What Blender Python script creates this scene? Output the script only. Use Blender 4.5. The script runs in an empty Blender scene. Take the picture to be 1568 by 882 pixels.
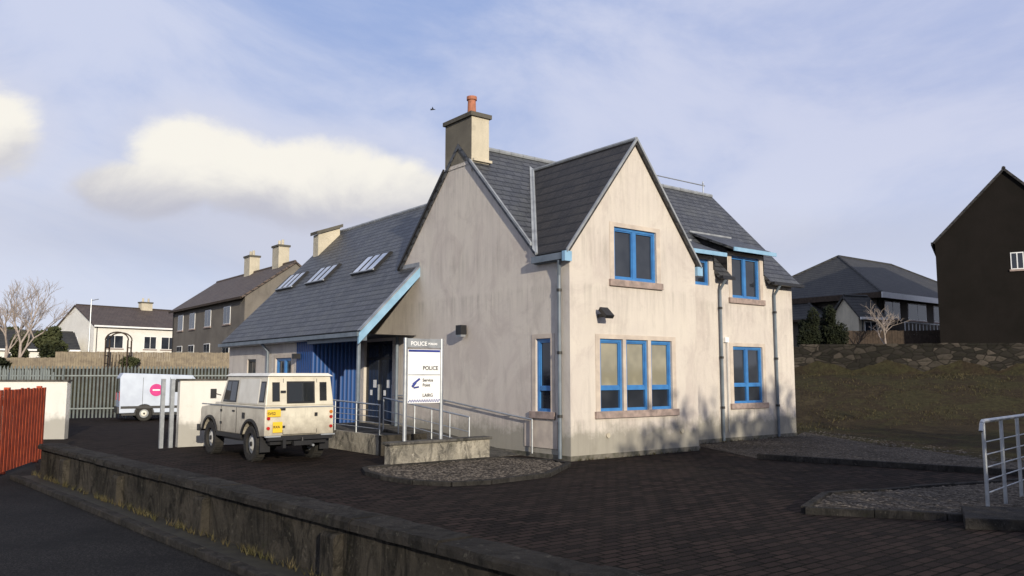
import bpy, bmesh, math, random
from mathutils import Vector as V
random.seed(7)
sc=bpy.context.scene
rad=math.radians
def ss(a,b,x):
    t=max(0,min(1,(x-a)/(b-a))); return t*t*(3-2*t)
# ------------------------------------------------------------ materials
class NT:
    def __init__(s,name):
        s.m=bpy.data.materials.new(name); s.m.use_nodes=True
        s.t=s.m.node_tree; s.n=s.t.nodes; s.l=s.t.links
        s.p=s.n['Principled BSDF']; s.tc=s.n.new('ShaderNodeTexCoord')
    def link(s,a,b): s.l.new(a,b)
    def noise(s,scale,detail=4,coord='Object',vec=None,rough=.55,dist=0):
        n=s.n.new('ShaderNodeTexNoise'); n.inputs['Scale'].default_value=scale
        n.inputs['Detail'].default_value=detail; n.inputs['Roughness'].default_value=rough; n.inputs['Distortion'].default_value=dist
        s.link(vec if vec is not None else s.tc.outputs[coord],n.inputs['Vector']); return n.outputs['Fac']
    def mapping(s,scale,coord='Object',rot=(0,0,0)):
        m=s.n.new('ShaderNodeMapping'); m.inputs['Scale'].default_value=scale; m.inputs['Rotation'].default_value=rot
        s.link(s.tc.outputs[coord],m.inputs['Vector']); return m.outputs['Vector']
    def ramp(s,f,stops):
        r=s.n.new('ShaderNodeValToRGB'); e=r.color_ramp.elements
        while len(e)<len(stops): e.new(.5)
        for i,(p,c) in enumerate(stops):
            e[i].position=p; e[i].color=(c,c,c,1) if not hasattr(c,'__len__') else (*c,1)
        s.link(f,r.inputs['Fac']); return r.outputs['Color']
    def math(s,op,a,b):
        m=s.n.new('ShaderNodeMath'); m.operation=op
        for i,v in enumerate((a,b)):
            if isinstance(v,(int,float)): m.inputs[i].default_value=v
            else: s.link(v,m.inputs[i])
        return m.outputs[0]
    def mix(s,f,a,b,mode='MIX'):
        m=s.n.new('ShaderNodeMix'); m.data_type='RGBA'; m.blend_type=mode
        for v,i in ((f,0),(a,6),(b,7)):
            if isinstance(v,(int,float)): m.inputs[i].default_value=v
            elif isinstance(v,tuple): m.inputs[i].default_value=(*v,1)
            else: s.link(v,m.inputs[i])
        return m.outputs[2]
    def bump(s,h,st,dist=.02,prev=None):
        b=s.n.new('ShaderNodeBump'); b.inputs['Strength'].default_value=st; b.inputs['Distance'].default_value=dist
        s.link(h,b.inputs['Height'])
        if prev is not None: s.link(prev,b.inputs['Normal'])
        return b.outputs['Normal']
    def out(s,col,rough=.8,spec=.3,metal=0,nrm=None):
        if isinstance(col,tuple): s.p.inputs['Base Color'].default_value=(*col,1)
        else: s.link(col,s.p.inputs['Base Color'])
        if isinstance(rough,(int,float)): s.p.inputs['Roughness'].default_value=rough
        else: s.link(rough,s.p.inputs['Roughness'])
        s.p.inputs['Specular IOR Level'].default_value=spec; s.p.inputs['Metallic'].default_value=metal
        if nrm is not None: s.link(nrm,s.p.inputs['Normal'])
        return s.m
def simple(name,c,c2=None,sc_=3,rough=.7,spec=.3,metal=0,bs=60,b=.15,dirt=None):
    t=NT(name); c2=c2 or tuple(x*.75 for x in c)
    f=t.ramp(t.noise(sc_,6),[(.35,0),(.65,1)])
    col=t.mix(f,c,c2)
    if dirt:
        sp=t.n.new('ShaderNodeSeparateXYZ'); t.link(t.tc.outputs['Object'],sp.inputs[0])
        zz=t.math('ADD',sp.outputs['Z'],t.math('MULTIPLY',t.noise(5,8,rough=.75),-.7))
        col=t.mix(t.ramp(zz,[(.15,.75),(.75,0)]),col,dirt)
        col=t.mix(t.ramp(t.noise(1,8,vec=t.mapping((9,9,2)),rough=.75),[(.55,0),(.75,.4)]),col,dirt)
    return t.out(col,rough,spec,metal,t.bump(t.noise(bs,3),b,.01))
def harl(name,c,c2,stain,low=None,sk=.42,patch=None,weather=False):
    t=NT(name)
    big=t.ramp(t.noise(.55,8,rough=.65,dist=.6),[(.38,0),(.66,1)])
    col=t.mix(big,c,c2)
    if patch: col=t.mix(t.ramp(t.noise(.8,9,rough=.7,dist=1.2,vec=t.mapping((1,1,.7))),[(.48,0),(.62,.7)]),col,patch)
    streak=t.ramp(t.noise(1,8,vec=t.mapping((2.6,2.6,.42)),rough=.7,dist=.8),[(.53,0),(.76,sk)])
    col=t.mix(streak,col,stain)
    blot=t.ramp(t.noise(2.3,8,rough=.75),[(.57,0),(.72,.32)])
    col=t.mix(blot,col,stain)
    if low:
        sp=t.n.new('ShaderNodeSeparateXYZ'); t.link(t.tc.outputs['Object'],sp.inputs[0])
        zz=t.math('ADD',sp.outputs['Z'],t.math('MULTIPLY',t.noise(2.2,7,rough=.7),-1.1))
        col=t.mix(t.ramp(zz,[(0.0,.6),(.3,0)]),col,low)
        if weather:
            run=t.ramp(t.noise(1,9,vec=t.mapping((7,7,.35)),rough=.7,dist=.4),[(.45,0),(.66,1)])
            zb=t.ramp(t.math('DIVIDE',sp.outputs['Z'],10),[(.0,.5),(.09,.75),(.098,.05),(.28,.05),(.34,.12),(.415,.75),(.425,.1),(.46,.2),(.51,.6),(.57,.2),(.8,.55)])
            col=t.mix(t.math('MULTIPLY',t.math('MULTIPLY',run,zb),.62),col,(.27,.25,.215))
    g=t.noise(70,3); g2=t.noise(220,2)
    col=t.mix(t.ramp(g,[(.3,.25),(.6,0)]),col,stain)
    return t.out(col,.95,.1,0,t.bump(g2,.35,.01,t.bump(g,.75,.025)))
M={}
M['harl']=harl('cream_harling',(.665,.61,.54),(.60,.545,.495),(.33,.295,.265),(.14,.145,.105),.45,(.52,.46,.42),True)
M['soot']=harl('sooty_harling',(.21,.19,.15),(.12,.11,.09),(.055,.05,.045),None,.6)  # darker harling for the left face of the stack
M['sootcap']=harl('sooty_cope',(.13,.12,.10),(.09,.085,.07),(.05,.05,.045),None,.6)
M['chim']=harl('chimney_render',(.60,.54,.42),(.44,.40,.31),(.22,.2,.16))
M['whiterender']=harl('white_render',(.80,.78,.73),(.72,.70,.65),(.35,.33,.29),(.16,.15,.12),.15)
M['greyrender']=harl('grey_render',(.20,.18,.155),(.15,.135,.12),(.08,.075,.065))
M['shaderender']=harl('brown_grey_render',(.12,.105,.09),(.09,.08,.07),(.05,.045,.04))  # bungalow's pale walls, with their shade put into the base colour
M['darkrender']=harl('dark_brown_render',(.016,.0135,.012),(.012,.0105,.009),(.008,.007,.006))  # near-black base colour stands in for the shade on this house
M['beige']=simple('window_surround_paint',(.55,.475,.395),(.42,.36,.31),3)
M['sill']=simple('sill_stone',(.36,.275,.24),(.22,.175,.155),7)
M['plinth']=simple('plinth_render',(.16,.145,.12),(.07,.068,.05),6)
M['blue']=simple('blue_window_paint',(.045,.19,.45),(.035,.14,.36),4,.4,.5,b=.05)
M['ltblue']=simple('pale_blue_fascia',(.25,.42,.58),(.19,.34,.48),3,.45,.5,b=.05)
M['greyblue']=simple('grey_blue_pipe',(.15,.18,.215),(.10,.125,.15),3,.45,.5,b=.05)
M['lead']=simple('lead_flashing',(.29,.31,.33),(.18,.19,.205),3,.5,.4)
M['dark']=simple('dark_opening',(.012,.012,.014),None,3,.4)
M['black']=simple('black_paint',(.02,.02,.022),None,3,.45,.4)
M['galv']=simple('galvanised_steel',(.42,.44,.46),(.32,.34,.36),8,.4,.5,.6,b=.05)
M['palis']=simple('palisade_steel',(.20,.225,.22),(.14,.16,.16),3,.6,.4,.2,b=.05)
M['white']=simple('white_paint',(.82,.82,.81),(.74,.74,.73),3,.45,.4,b=.03)
M['terra']=simple('terracotta',(.42,.16,.09),(.3,.12,.07),8)
M['red']=simple('red_fence_stain',(.48,.085,.03),(.30,.05,.022),5,.75)
M['timber']=simple('pale_timber',(.26,.215,.15),(.17,.14,.105),4,.85)
M['brown']=simple('brown_timber',(.06,.042,.03),(.035,.025,.018),6,.85)
M['cream']=simple('cream_vehicle_paint',(.64,.60,.49),(.53,.49,.40),2.5,.42,.5,b=.02,dirt=(.17,.145,.11))
M['panel']=simple('faded_panel_paint',(.70,.68,.61),(.60,.58,.51),3,.5,.4,b=.02)
M['tyre']=simple('tyre_rubber',(.018,.018,.018),(.035,.032,.028),10,.85)
M['yellow']=simple('yellow_plate',(.75,.5,.04),(.7,.46,.04),4,.4)
M['redl']=simple('red_lens',(.45,.02,.015),None,4,.2,.5)
M['orange']=simple('amber_lens',(.6,.2,.02),None,4,.2,.5)
M['pink']=simple('pink_logo',(.6,.03,.22),None,4,.4)
M['navy']=simple('navy_print',(.03,.05,.25),None,4,.5)
M['vanwhite']=simple('van_paint',(.50,.56,.66),(.42,.47,.57),2,.35,.5,b=.02)
M['earth']=simple('dark_soil',(.02,.018,.014),(.035,.032,.022),6)
def glass(name,c,c2,scl=.8):
    t=NT(name); f=t.ramp(t.noise(scl,3),[(.4,0),(.6,1)])
    return t.out(t.mix(f,c,c2),.06,.6,0,t.bump(t.noise(1.5,2),.05,.02))
M['glass']=glass('window_glass_dark',(.018,.022,.03),(.035,.04,.05))
M['blind']=glass('window_glass_blind',(.22,.205,.15),(.36,.33,.235))
M['skyglass']=glass('rooflight_glass',(.30,.34,.41),(.46,.50,.58))
M['vglass']=glass('vehicle_glass',(.012,.014,.015),(.03,.03,.03))
def slate(name,c1,c2,c3,w,h,rough,mort=.012,step=.9):
    t=NT(name); b=t.n.new('ShaderNodeTexBrick')
    t.link(t.tc.outputs['UV'],b.inputs['Vector'])
    b.inputs['Scale'].default_value=1; b.inputs['Brick Width'].default_value=w; b.inputs['Row Height'].default_value=h
    b.inputs['Mortar Size'].default_value=mort; b.inputs['Mortar Smooth'].default_value=.2; b.inputs['Bias'].default_value=-.1
    b.inputs['Color1'].default_value=(*c1,1); b.inputs['Color2'].default_value=(*c2,1); b.inputs['Mortar'].default_value=(.006,.006,.007,1)
    col=t.mix(t.ramp(t.noise(1.3,7,'UV',rough=.65),[(.45,0),(.68,.7)]),b.outputs['Color'],c3)
    col=t.mix(t.ramp(t.noise(7,6,'UV',rough=.7),[(.59,0),(.67,.6)]),col,tuple(x*2 for x in c3))
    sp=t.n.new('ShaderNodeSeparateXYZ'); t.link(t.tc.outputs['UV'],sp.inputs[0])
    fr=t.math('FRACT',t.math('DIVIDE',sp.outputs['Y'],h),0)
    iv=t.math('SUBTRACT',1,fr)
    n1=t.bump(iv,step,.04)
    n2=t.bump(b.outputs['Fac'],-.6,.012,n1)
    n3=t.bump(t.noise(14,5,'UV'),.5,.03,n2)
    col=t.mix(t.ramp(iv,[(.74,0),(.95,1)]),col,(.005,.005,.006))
    return t.out(col,rough,.4,0,n3)
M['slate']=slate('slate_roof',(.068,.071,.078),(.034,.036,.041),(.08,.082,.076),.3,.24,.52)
M['tile']=slate('dark_tile_roof',(.030,.027,.026),(.017,.016,.017),(.04,.035,.03),.34,.32,.72,.014,1)
M['browntile']=slate('brown_tile_roof',(.10,.07,.055),(.075,.055,.045),(.12,.095,.075),.34,.3,.7)
M['darkslate']=slate('dark_slate_far',(.035,.035,.034),(.026,.026,.027),(.05,.048,.042),.34,.3,.75)
def paving():
    t=NT('block_paving'); b=t.n.new('ShaderNodeTexBrick')
    t.link(t.mapping((1,1,1),'Object',(0,0,rad(-38))),b.inputs['Vector'])
    b.inputs['Scale'].default_value=1; b.inputs['Brick Width'].default_value=.3; b.inputs['Row Height'].default_value=.15
    b.inputs['Mortar Size'].default_value=.016; b.inputs['Color1'].default_value=(.038,.026,.022,1); b.inputs['Color2'].default_value=(.012,.0095,.009,1); b.inputs['Mortar'].default_value=(.003,.0035,.002,1)
    col=t.mix(t.ramp(t.noise(.5,8,rough=.7,dist=.8),[(.42,0),(.66,.6)]),b.outputs['Color'],(.023,.018,.015))
    col=t.mix(t.ramp(t.noise(4,7,rough=.75),[(.56,0),(.68,.6)]),col,(.007,.006,.005))
    col=t.mix(t.ramp(t.noise(30,4),[(.66,0),(.73,.8)]),col,(.075,.06,.045))
    return t.out(col,.95,.06,0,t.bump(t.noise(60,4),.5,.01,t.bump(b.outputs['Fac'],-1,.018)))
M['paving']=paving()
def granular(name,c1,c2,c3,scale,rough=.9):
    t=NT(name); v=t.n.new('ShaderNodeTexVoronoi'); v.inputs['Scale'].default_value=scale; t.link(t.tc.outputs['Object'],v.inputs['Vector'])
    h=t.n.new('ShaderNodeSeparateColor'); t.link(v.outputs['Color'],h.inputs[0])
    col=t.ramp(h.outputs[0],[(0,c1),(.6,c2),(1,c3)])
    col=t.mix(t.ramp(t.noise(.8,8,rough=.7),[(.4,0),(.7,.8)]),col,c1)
    return t.out(col,rough,.08,0,t.bump(v.outputs['Distance'],-.9,.03))
M['gravel']=granular('gravel',(.026,.022,.017),(.06,.05,.04),(.17,.145,.12),30)
M['pebble']=simple('pebbles',(.13,.11,.088),(.035,.029,.023),9,.85)
M['asphalt']=granular('asphalt',(.009,.009,.009),(.016,.0152,.015),(.045,.041,.038),90)
def grassm():
    t=NT('grass_ground'); c=t.ramp(t.noise(.45,9,rough=.7,dist=.6),[(.3,(.035,.033,.018)),(.45,(.058,.052,.026)),(.55,(.045,.034,.022)),(.7,(.078,.063,.035))])
    c=t.mix(t.ramp(t.noise(6,7,rough=.75),[(.42,0),(.66,.8)]),c,(.025,.019,.013))
    return t.out(c,.95,.05,0,t.bump(t.noise(12,6,rough=.8),.8,.08))
M['grass']=grassm()
def stonew():
    t=NT('rubble_stone'); v=t.n.new('ShaderNodeTexVoronoi'); v.feature='DISTANCE_TO_EDGE'; v.inputs['Scale'].default_value=2.2
    mp=t.mapping((1,1,2.1)); t.link(mp,v.inputs['Vector'])
    v2=t.n.new('ShaderNodeTexVoronoi'); v2.inputs['Scale'].default_value=2.2; t.link(mp,v2.inputs['Vector'])
    h=t.n.new('ShaderNodeSeparateColor'); t.link(v2.outputs['Color'],h.inputs[0])
    c=t.ramp(h.outputs[0],[(0,(.016,.015,.013)),(.6,(.027,.024,.021)),(1,(.07,.06,.05))])
    c=t.mix(t.ramp(v.outputs['Distance'],[(0,1),(.08,0)]),c,(.010,.009,.008))
    c=t.mix(t.ramp(t.noise(6,6),[(.5,0),(.7,.7)]),c,(.018,.018,.012))
    return t.out(c,.95,.1,0,t.bump(v.outputs['Distance'],.8,.06,t.bump(t.noise(20,4),.5,.02)))
M['stone']=stonew()
def concm(name,a,b,c,d,ds=.7):
    t=NT(name)
    col=t.mix(t.ramp(t.noise(1.1,9,rough=.7,dist=.8),[(.38,0),(.6,1)]),a,b)
    col=t.mix(t.ramp(t.noise(1,9,vec=t.mapping((3.2,3.2,1.4)),rough=.78,dist=1),[(.47,0),(.6,.9)]),col,c)
    col=t.mix(t.ramp(t.noise(8,9,rough=.78),[(.58,0),(.64,ds)]),col,d)
    col=t.mix(t.ramp(t.noise(2.3,9,rough=.78,dist=.5),[(.58,0),(.66,.6)]),col,(.03,.032,.016))
    return t.out(col,.93,.12,0,t.bump(t.noise(7,9,rough=.78),1,.08,t.bump(t.noise(60,3),.6,.02)))
M['conc']=concm('stained_concrete',(.040,.036,.030),(.072,.063,.051),(.011,.0105,.009),(.12,.108,.088))
M['coping']=concm('coping_concrete',(.031,.028,.025),(.050,.045,.040),(.016,.015,.013),(.13,.12,.097),.6)
M['kerb']=concm('kerb_concrete',(.035,.033,.03),(.055,.05,.046),(.02,.019,.018),(.09,.085,.075))
M['ramp']=concm('ramp_concrete',(.10,.095,.085),(.14,.13,.115),(.05,.048,.044),(.2,.19,.17))
M['lowwall']=concm('rendered_low_wall',(.50,.455,.37),(.26,.24,.20),(.09,.085,.075),(.6,.55,.46))
def clad():
    t=NT('blue_cladding'); w=t.n.new('ShaderNodeTexWave'); w.inputs['Scale'].default_value=2.2; w.inputs['Distortion'].default_value=0
    t.link(t.tc.outputs['UV'],w.inputs['Vector'])
    col=t.mix(t.ramp(w.outputs['Color'],[(0,0),(.3,1)]),(.01,.03,.11),(.016,.07,.24))
    return t.out(col,.5,.4,0,t.bump(w.outputs['Fac'],.8,.03))
M['clad']=clad()
def leafm(name,a,b):
    t=NT(name); return t.out(t.mix(t.ramp(t.noise(2.5,4),[(.35,0),(.65,1)]),a,b),.8,.1)
M['leaf']=leafm('evergreen_foliage',(.010,.013,.008),(.022,.026,.013))
M['leaf2']=leafm('far_foliage',(.04,.048,.022),(.07,.075,.035))
M['leaf3']=leafm('beech_foliage',(.06,.045,.02),(.10,.07,.03))
M['blade']=leafm('grass_blade',(.055,.052,.024),(.085,.068,.036))
M['bark']=simple('bark',(.09,.07,.055),(.05,.04,.035),8)
M['palebark']=simple('pale_bark',(.36,.30,.26),(.25,.21,.18),8)
# ------------------------------------------------------------ mesh helper
class MB:
    def __init__(s): s.v=[]; s.f=[]; s.uv=[]
    def poly(s,pts):
        pts=[V(p) for p in pts]; n=V((0,0,0))
        for i in range(len(pts)):
            a,b=pts[i],pts[(i+1)%len(pts)]
            n+=V(((a.y-b.y)*(a.z+b.z),(a.z-b.z)*(a.x+b.x),(a.x-b.x)*(a.y+b.y)))
        if n.length<1e-9: return
        n.normalize(); 
        u=V((0,0,1)).cross(n)
        u=V((1,0,0)) if u.length<.05 else u.normalized()
        w=n.cross(u); k=len(s.v)
        s.v+=pts; s.f.append(list(range(k,k+len(pts)))); s.uv.append([(p.dot(u),p.dot(w)) for p in pts])
    def hexa(s,p):
        for q in ((0,3,2,1),(4,5,6,7),(0,1,5,4),(1,2,6,5),(2,3,7,6),(3,0,4,7)): s.poly([p[i] for i in q])
    def box(s,x0,x1,y0,y1,z0,z1):
        s.hexa([(x0,y0,z0),(x1,y0,z0),(x1,y1,z0),(x0,y1,z0),(x0,y0,z1),(x1,y0,z1),(x1,y1,z1),(x0,y1,z1)])
    def fbox(s,fr,s0,s1,z0,z1,n0,n1):
        s.hexa([fr(s0,z0,n0),fr(s1,z0,n0),fr(s1,z0,n1),fr(s0,z0,n1),fr(s0,z1,n0),fr(s1,z1,n0),fr(s1,z1,n1),fr(s0,z1,n1)])
    def slab(s,pts,t):
        pts=[V(p) for p in pts]; n=V((0,0,0))
        for i in range(len(pts)):
            a,b=pts[i],pts[(i+1)%len(pts)]
            n+=V(((a.y-b.y)*(a.z+b.z),(a.z-b.z)*(a.x+b.x),(a.x-b.x)*(a.y+b.y)))
        n.normalize()
        if n.z<0: pts.reverse(); n=-n
        lo=[p-n*t for p in pts]; s.poly(pts); s.poly(lo[::-1])
        for i in range(len(pts)):
            j=(i+1)%len(pts); s.poly([lo[i],lo[j],pts[j],pts[i]])
    def prism(s,prof,x0,x1):
        s.poly([(x0,y,z) for y,z in prof]); s.poly([(x1,y,z) for y,z in prof][::-1])
        for i in range(len(prof)):
            a,b=prof[i],prof[(i+1)%len(prof)]
            s.poly([(x0,*a),(x0,*b),(x1,*b),(x1,*a)])
    def tube(s,p0,p1,r0,r1=None,n=8,caps=True):
        r1=r0 if r1 is None else r1; p0=V(p0);p1=V(p1); d=(p1-p0)
        if d.length<1e-6: return
        d.normalize(); u=d.orthogonal().normalized(); w=d.cross(u)
        A=[p0+(u*math.cos(6.2832*i/n)+w*math.sin(6.2832*i/n))*r0 for i in range(n)]
        B=[p1+(u*math.cos(6.2832*i/n)+w*math.sin(6.2832*i/n))*r1 for i in range(n)]
        for i in range(n):
            j=(i+1)%n; s.poly([A[i],A[j],B[j],B[i]])
        if caps: s.poly(A[::-1]); s.poly(B)
    def path(s,pts,r,n=8):
        for a,b in zip(pts,pts[1:]): s.tube(a,b,r,r,n)
    def obj(s,name,mat,parent=None,smooth=False,bevel=0):
        me=bpy.data.meshes.new(name); me.from_pydata([tuple(p) for p in s.v],[],s.f)
        uvl=me.uv_layers.new(name='UVMap'); i=0
        for q in s.uv:
            for c in q: uvl.data[i].uv=c; i+=1
        me.materials.append(mat)
        o=bpy.data.objects.new(name,me); sc.collection.objects.link(o)
        if bevel or smooth:
            bm=bmesh.new(); bm.from_mesh(me); bmesh.ops.remove_doubles(bm,verts=bm.verts,dist=.0005); bmesh.ops.recalc_face_normals(bm,faces=bm.faces); bm.to_mesh(me); bm.free()
        if bevel:
            m=o.modifiers.new('bev','BEVEL'); m.width=bevel; m.segments=2; m.limit_method='ANGLE'; m.angle_limit=rad(35)
        if smooth:
            for p in me.polygons: p.use_smooth=True
        if parent: o.parent=parent
        return o
def empty(name,loc=(0,0,0),rz=0):
    e=bpy.data.objects.new(name,None); sc.collection.objects.link(e); e.location=loc; e.rotation_euler=(0,0,rad(rz)); e.empty_display_size=.3
    return e
class Parts(dict):
    def __missing__(s,k): s[k]=MB(); return s[k]
    def flush(s,parent,names={},bev={}):
        for k,mb in s.items():
            if mb.f: mb.obj(names.get(k,M[k].name),M[k],parent,bevel=bev.get(k,0))
def topz(tp,x):
    for (a,za),(b,zb) in zip(tp,tp[1:]):
        if a-1e-6<=x<=b+1e-6: return za+(zb-za)*(x-a)/(b-a)
    return tp[-1][1]
def wall(mb,fr,s0,s1,z0,tp,ops,depth=.15):
    cuts=sorted({s0,s1,*[p[0] for p in tp if s0<p[0]<s1],*[o[0] for o in ops],*[o[1] for o in ops]})
    for a,b in zip(cuts,cuts[1:]):
        m=(a+b)/2; cur=z0
        for o in sorted([o for o in ops if o[0]-1e-6<m<o[1]+1e-6],key=lambda o:o[2]):
            mb.poly([fr(a,cur,0),fr(b,cur,0),fr(b,o[2],0),fr(a,o[2],0)]); cur=o[3]
        ta,tb=topz(tp,a+1e-5),topz(tp,b-1e-5)
        mb.poly([fr(a,cur,0),fr(b,cur,0),fr(b,tb,0),fr(a,ta,0)])
    for a,b,c,d in ops:
        mb.poly([fr(a,c,0),fr(b,c,0),fr(b,c,-depth),fr(a,c,-depth)]); mb.poly([fr(a,d,0),fr(a,d,-depth),fr(b,d,-depth),fr(b,d,0)])
        mb.poly([fr(a,c,0),fr(a,c,-depth),fr(a,d,-depth),fr(a,d,0)]); mb.poly([fr(b,c,0),fr(b,d,0),fr(b,d,-depth),fr(b,c,-depth)])
def window(P,fr,a,b,c,d,cols=1,trans=None,gl='glass',fm='blue',surround=True,mull=0,glow=None):
    F=P[fm]; w=.07
    segs=[(a,b,cols)]
    if mull:
        n=cols; cw=(b-a-mull*(n-1))/n; segs=[(a+i*(cw+mull),a+i*(cw+mull)+cw,1) for i in range(n)]
        for i in range(n-1): x=a+i*(cw+mull)+cw; P['beige'].fbox(fr,x,x+mull,c,d,-.14,.008)
    for a0,b0,n in segs:
        F.fbox(fr,a0,b0,c,c+w,-.14,-.05); F.fbox(fr,a0,b0,d-w,d,-.14,-.05)
        F.fbox(fr,a0,a0+w,c+w,d-w,-.14,-.05); F.fbox(fr,b0-w,b0,c+w,d-w,-.14,-.05)
        cw=(b0-a0)/n
        for i in range(n):
            x0=a0+cw*i; x1=x0+cw
            if i: F.fbox(fr,x0-.06,x0+.06,c+w,d-w,-.138,-.052)
            xa=x0+w if i==0 else x0+.06; xb=x1-w if i==n-1 else x1-.06
            if trans: F.fbox(fr,xa,xb,c+trans-.045,c+trans+.045,-.135,-.06)
            z0=c+w if not trans else c+trans+.045
            for q in ((xa,xa+.03,z0,d-w),(xb-.03,xb,z0,d-w)): F.fbox(fr,*q,-.13,-.07)
            for q in ((xa+.03,xb-.03,z0,z0+.03),(xa+.03,xb-.03,d-w-.03,d-w)): F.fbox(fr,*q,-.13,-.07)
        zt=c+trans if (trans and gl!='glass') else c+.02
        P[gl].poly([fr(a0+.02,zt,-.11),fr(b0-.02,zt,-.11),fr(b0-.02,d-.02,-.11),fr(a0+.02,d-.02,-.11)])
        if zt>c+.1: P[glow or 'glass'].poly([fr(a0+.02,c+.02,-.11),fr(b0-.02,c+.02,-.11),fr(b0-.02,zt,-.11),fr(a0+.02,zt,-.11)])
    if surround:
        S=P['beige']; t=.012; g=.15
        S.fbox(fr,a-g,a,c,d+.11,0,t); S.fbox(fr,b,b+g,c,d+.11,0,t); S.fbox(fr,a,b,d,d+.11,0,t)
        P['sill'].fbox(fr,a-g-.04,b+g+.04,c-.17,c,-.02,.07)
# ------------------------------------------------------------ police station (local: x=a, y=b)
ps=empty('police_station',(1.37,19.31,0),37.9); P=Parts()
front=lambda s,z,n:(s,-n,z)
left=lambda s,z,n:(-n,s,z)
wing=lambda s,z,n:(s,1.35-n,z)
EZ=5.14
wall(P['harl'],front,0,4.6,0,[(0,EZ),(2.3,8.05),(4.6,EZ)],[(1.5,3.05,4.38,5.72),(.97,3.58,1.13,2.89)])
window(P,front,1.5,3.05,4.38,5.72,2); window(P,front,.97,3.58,1.13,2.89,3,.55,'blind',mull=.11)
kM=1.015; mz=lambda b:5.25+kM*(b-1.35)
wall(P['harl'],left,0,10.6,0,[(0,EZ),(1.3,EZ),(1.301,mz(1.301)-.05),(4.7,8.60),(8.01,5.2),(10.6,5.2)],[(.7,1.27,1.12,2.9),(8.4,10.3,.45,3.1)])
window(P,left,.7,1.27,1.12,2.9,1,.55)
P['beige'].fbox(left,.45,1.7,.25,.9,0,.02)
P['black'].fbox(left,8.4,10.3,.45,3.1,-.13,-.10)
for a in (8.42,9.32): 
    P['glass'].fbox(left,a+.12,a+.78,.62,2.5,-.1,-.085); P['glass'].fbox(left,a+.12,a+.78,2.6,3.0,-.1,-.085)
    P['white'].fbox(left,a+.25,a+.45,1.6,1.85,-.085,-.08); P['white'].fbox(left,a+.52,a+.66,1.35,1.52,-.085,-.08); P['galv'].fbox(left,a+.06,a+.09,1.2,1.7,-.1,-.04)
P['harl'].poly([(4.6,0,0),(4.6,1.35,0),(4.6,1.35,EZ),(4.6,0,EZ)])
wall(P['harl'],wing,4.6,11.2,0,[(4.6,5.2),(5.3,5.2),(5.301,5.62),(7.1,5.62),(7.101,5.2),(7.8,5.2),(7.801,5.85),(9.65,5.85),(9.651,5.2),(11.2,5.2)],[(7.95,9.46,1.14,2.89),(8.0,9.45,4.4,5.74),(5.5,6.9,4.7,5.5)])
window(P,wing,7.95,9.46,1.14,2.89,2,.55); window(P,wing,8.0,9.45,4.4,5.74,2); window(P,wing,5.5,6.9,4.7,5.5,2,surround=False)
P['harl'].poly([(11.2,1.35,0),(11.2,8.05,0),(11.2,8.05,5.2),(11.2,4.7,8.6),(11.2,1.35,5.2)])
P['harl'].poly([(11.2,8.05,0),(7.5,8.05,0),(7.5,8.05,5.2),(11.2,8.05,5.2)])
P['plinth'].fbox(front,-.02,4.62,0,.12,0,.02); P['plinth'].fbox(wing,4.7,11.2,0,.12,0,.02); P['plinth'].fbox(left,0,3,0,.12,0,.02)
dorm=[(7.75,9.7,1.08,5.95),(5.25,7.15,1.08,5.72)]; kd=.42; cuts=[]
for a0,a1,bf,zf in dorm:
    bt=(zf-kd*bf-5.25+kM*1.35)/(kM-kd); cuts.append((a0,a1,bt,zf+kd*(bt-bf)))
R=P['slate']
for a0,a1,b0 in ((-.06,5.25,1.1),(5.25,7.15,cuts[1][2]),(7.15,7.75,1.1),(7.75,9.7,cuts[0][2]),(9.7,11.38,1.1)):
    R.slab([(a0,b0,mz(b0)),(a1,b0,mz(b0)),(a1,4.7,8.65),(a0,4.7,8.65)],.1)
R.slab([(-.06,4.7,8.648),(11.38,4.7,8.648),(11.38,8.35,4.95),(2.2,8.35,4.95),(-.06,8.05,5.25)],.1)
def ridge(p,q,r):
    p=V(p);q=V(q);n=int((q-p).length/.45)
    for i in range(n):
        a=p+(q-p)*i/n; b=p+(q-p)*((i+.98)/n); P['lead'].tube(a,b,r*random.uniform(.97,1.05),r*.97,8)
ridge((.5,4.7,8.66),(11.38,4.7,8.66),.075)
for (a0,a1,bf,zf),(_,_,bt,zt) in zip(dorm,cuts):
    R.slab([(a0-.12,bf-.1,zf-.04),(a1+.12,bf-.1,zf-.04),(a1+.12,bt,zt),(a0-.12,bt,zt)],.07)
    P['lead'].box(a0-.1,a1+.1,bt-.05,bt+.06,zt-.03,zt+.035)
    P['ltblue'].box(a0-.12,a1+.12,bf-.14,bf-.1,zf-.15,zf-.03)
    for a in (a0+.02,a1-.02): P['tile'].poly([(a,1.34,5.0),(a,1.34,zf-.02),(a,bt,zt-.05),(a,bt,mz(bt)-.2),(a,1.4,5.0)])
kc=(8.1-EZ)/2.3; cz=lambda a:EZ+kc*a
e=-.14; zE=cz(e); bE=1.35+(zE-5.25)/kM; bR=1.35+(8.1-5.25)/kM
P['tile'].slab([(e,-.07,zE),(2.3,-.07,8.1),(2.3,bR,8.1),(e,bE,zE)],.09)
P['tile'].slab([(4.74,-.07,zE),(4.74,bE,zE),(2.3,bR,8.1),(2.3,-.07,8.099)],.09)
ridge((2.3,-.08,8.11),(2.3,bR,8.11),.055)
for m in (0,1):
    f=lambda a:4.6-a if m else a
    A=V((f(e),bE,zE+.02)); B=V((f(2.3),bR,8.12))
    P['lead'].poly([A+V((0,-.02,.0)),B+V((0,-.02,0)),B+V((0,.16,.165)),A+V((0,.16,.165))])
    P['lead'].tube(A+V((0,0,.02)),B+V((0,0,.02)),.04)
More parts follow.
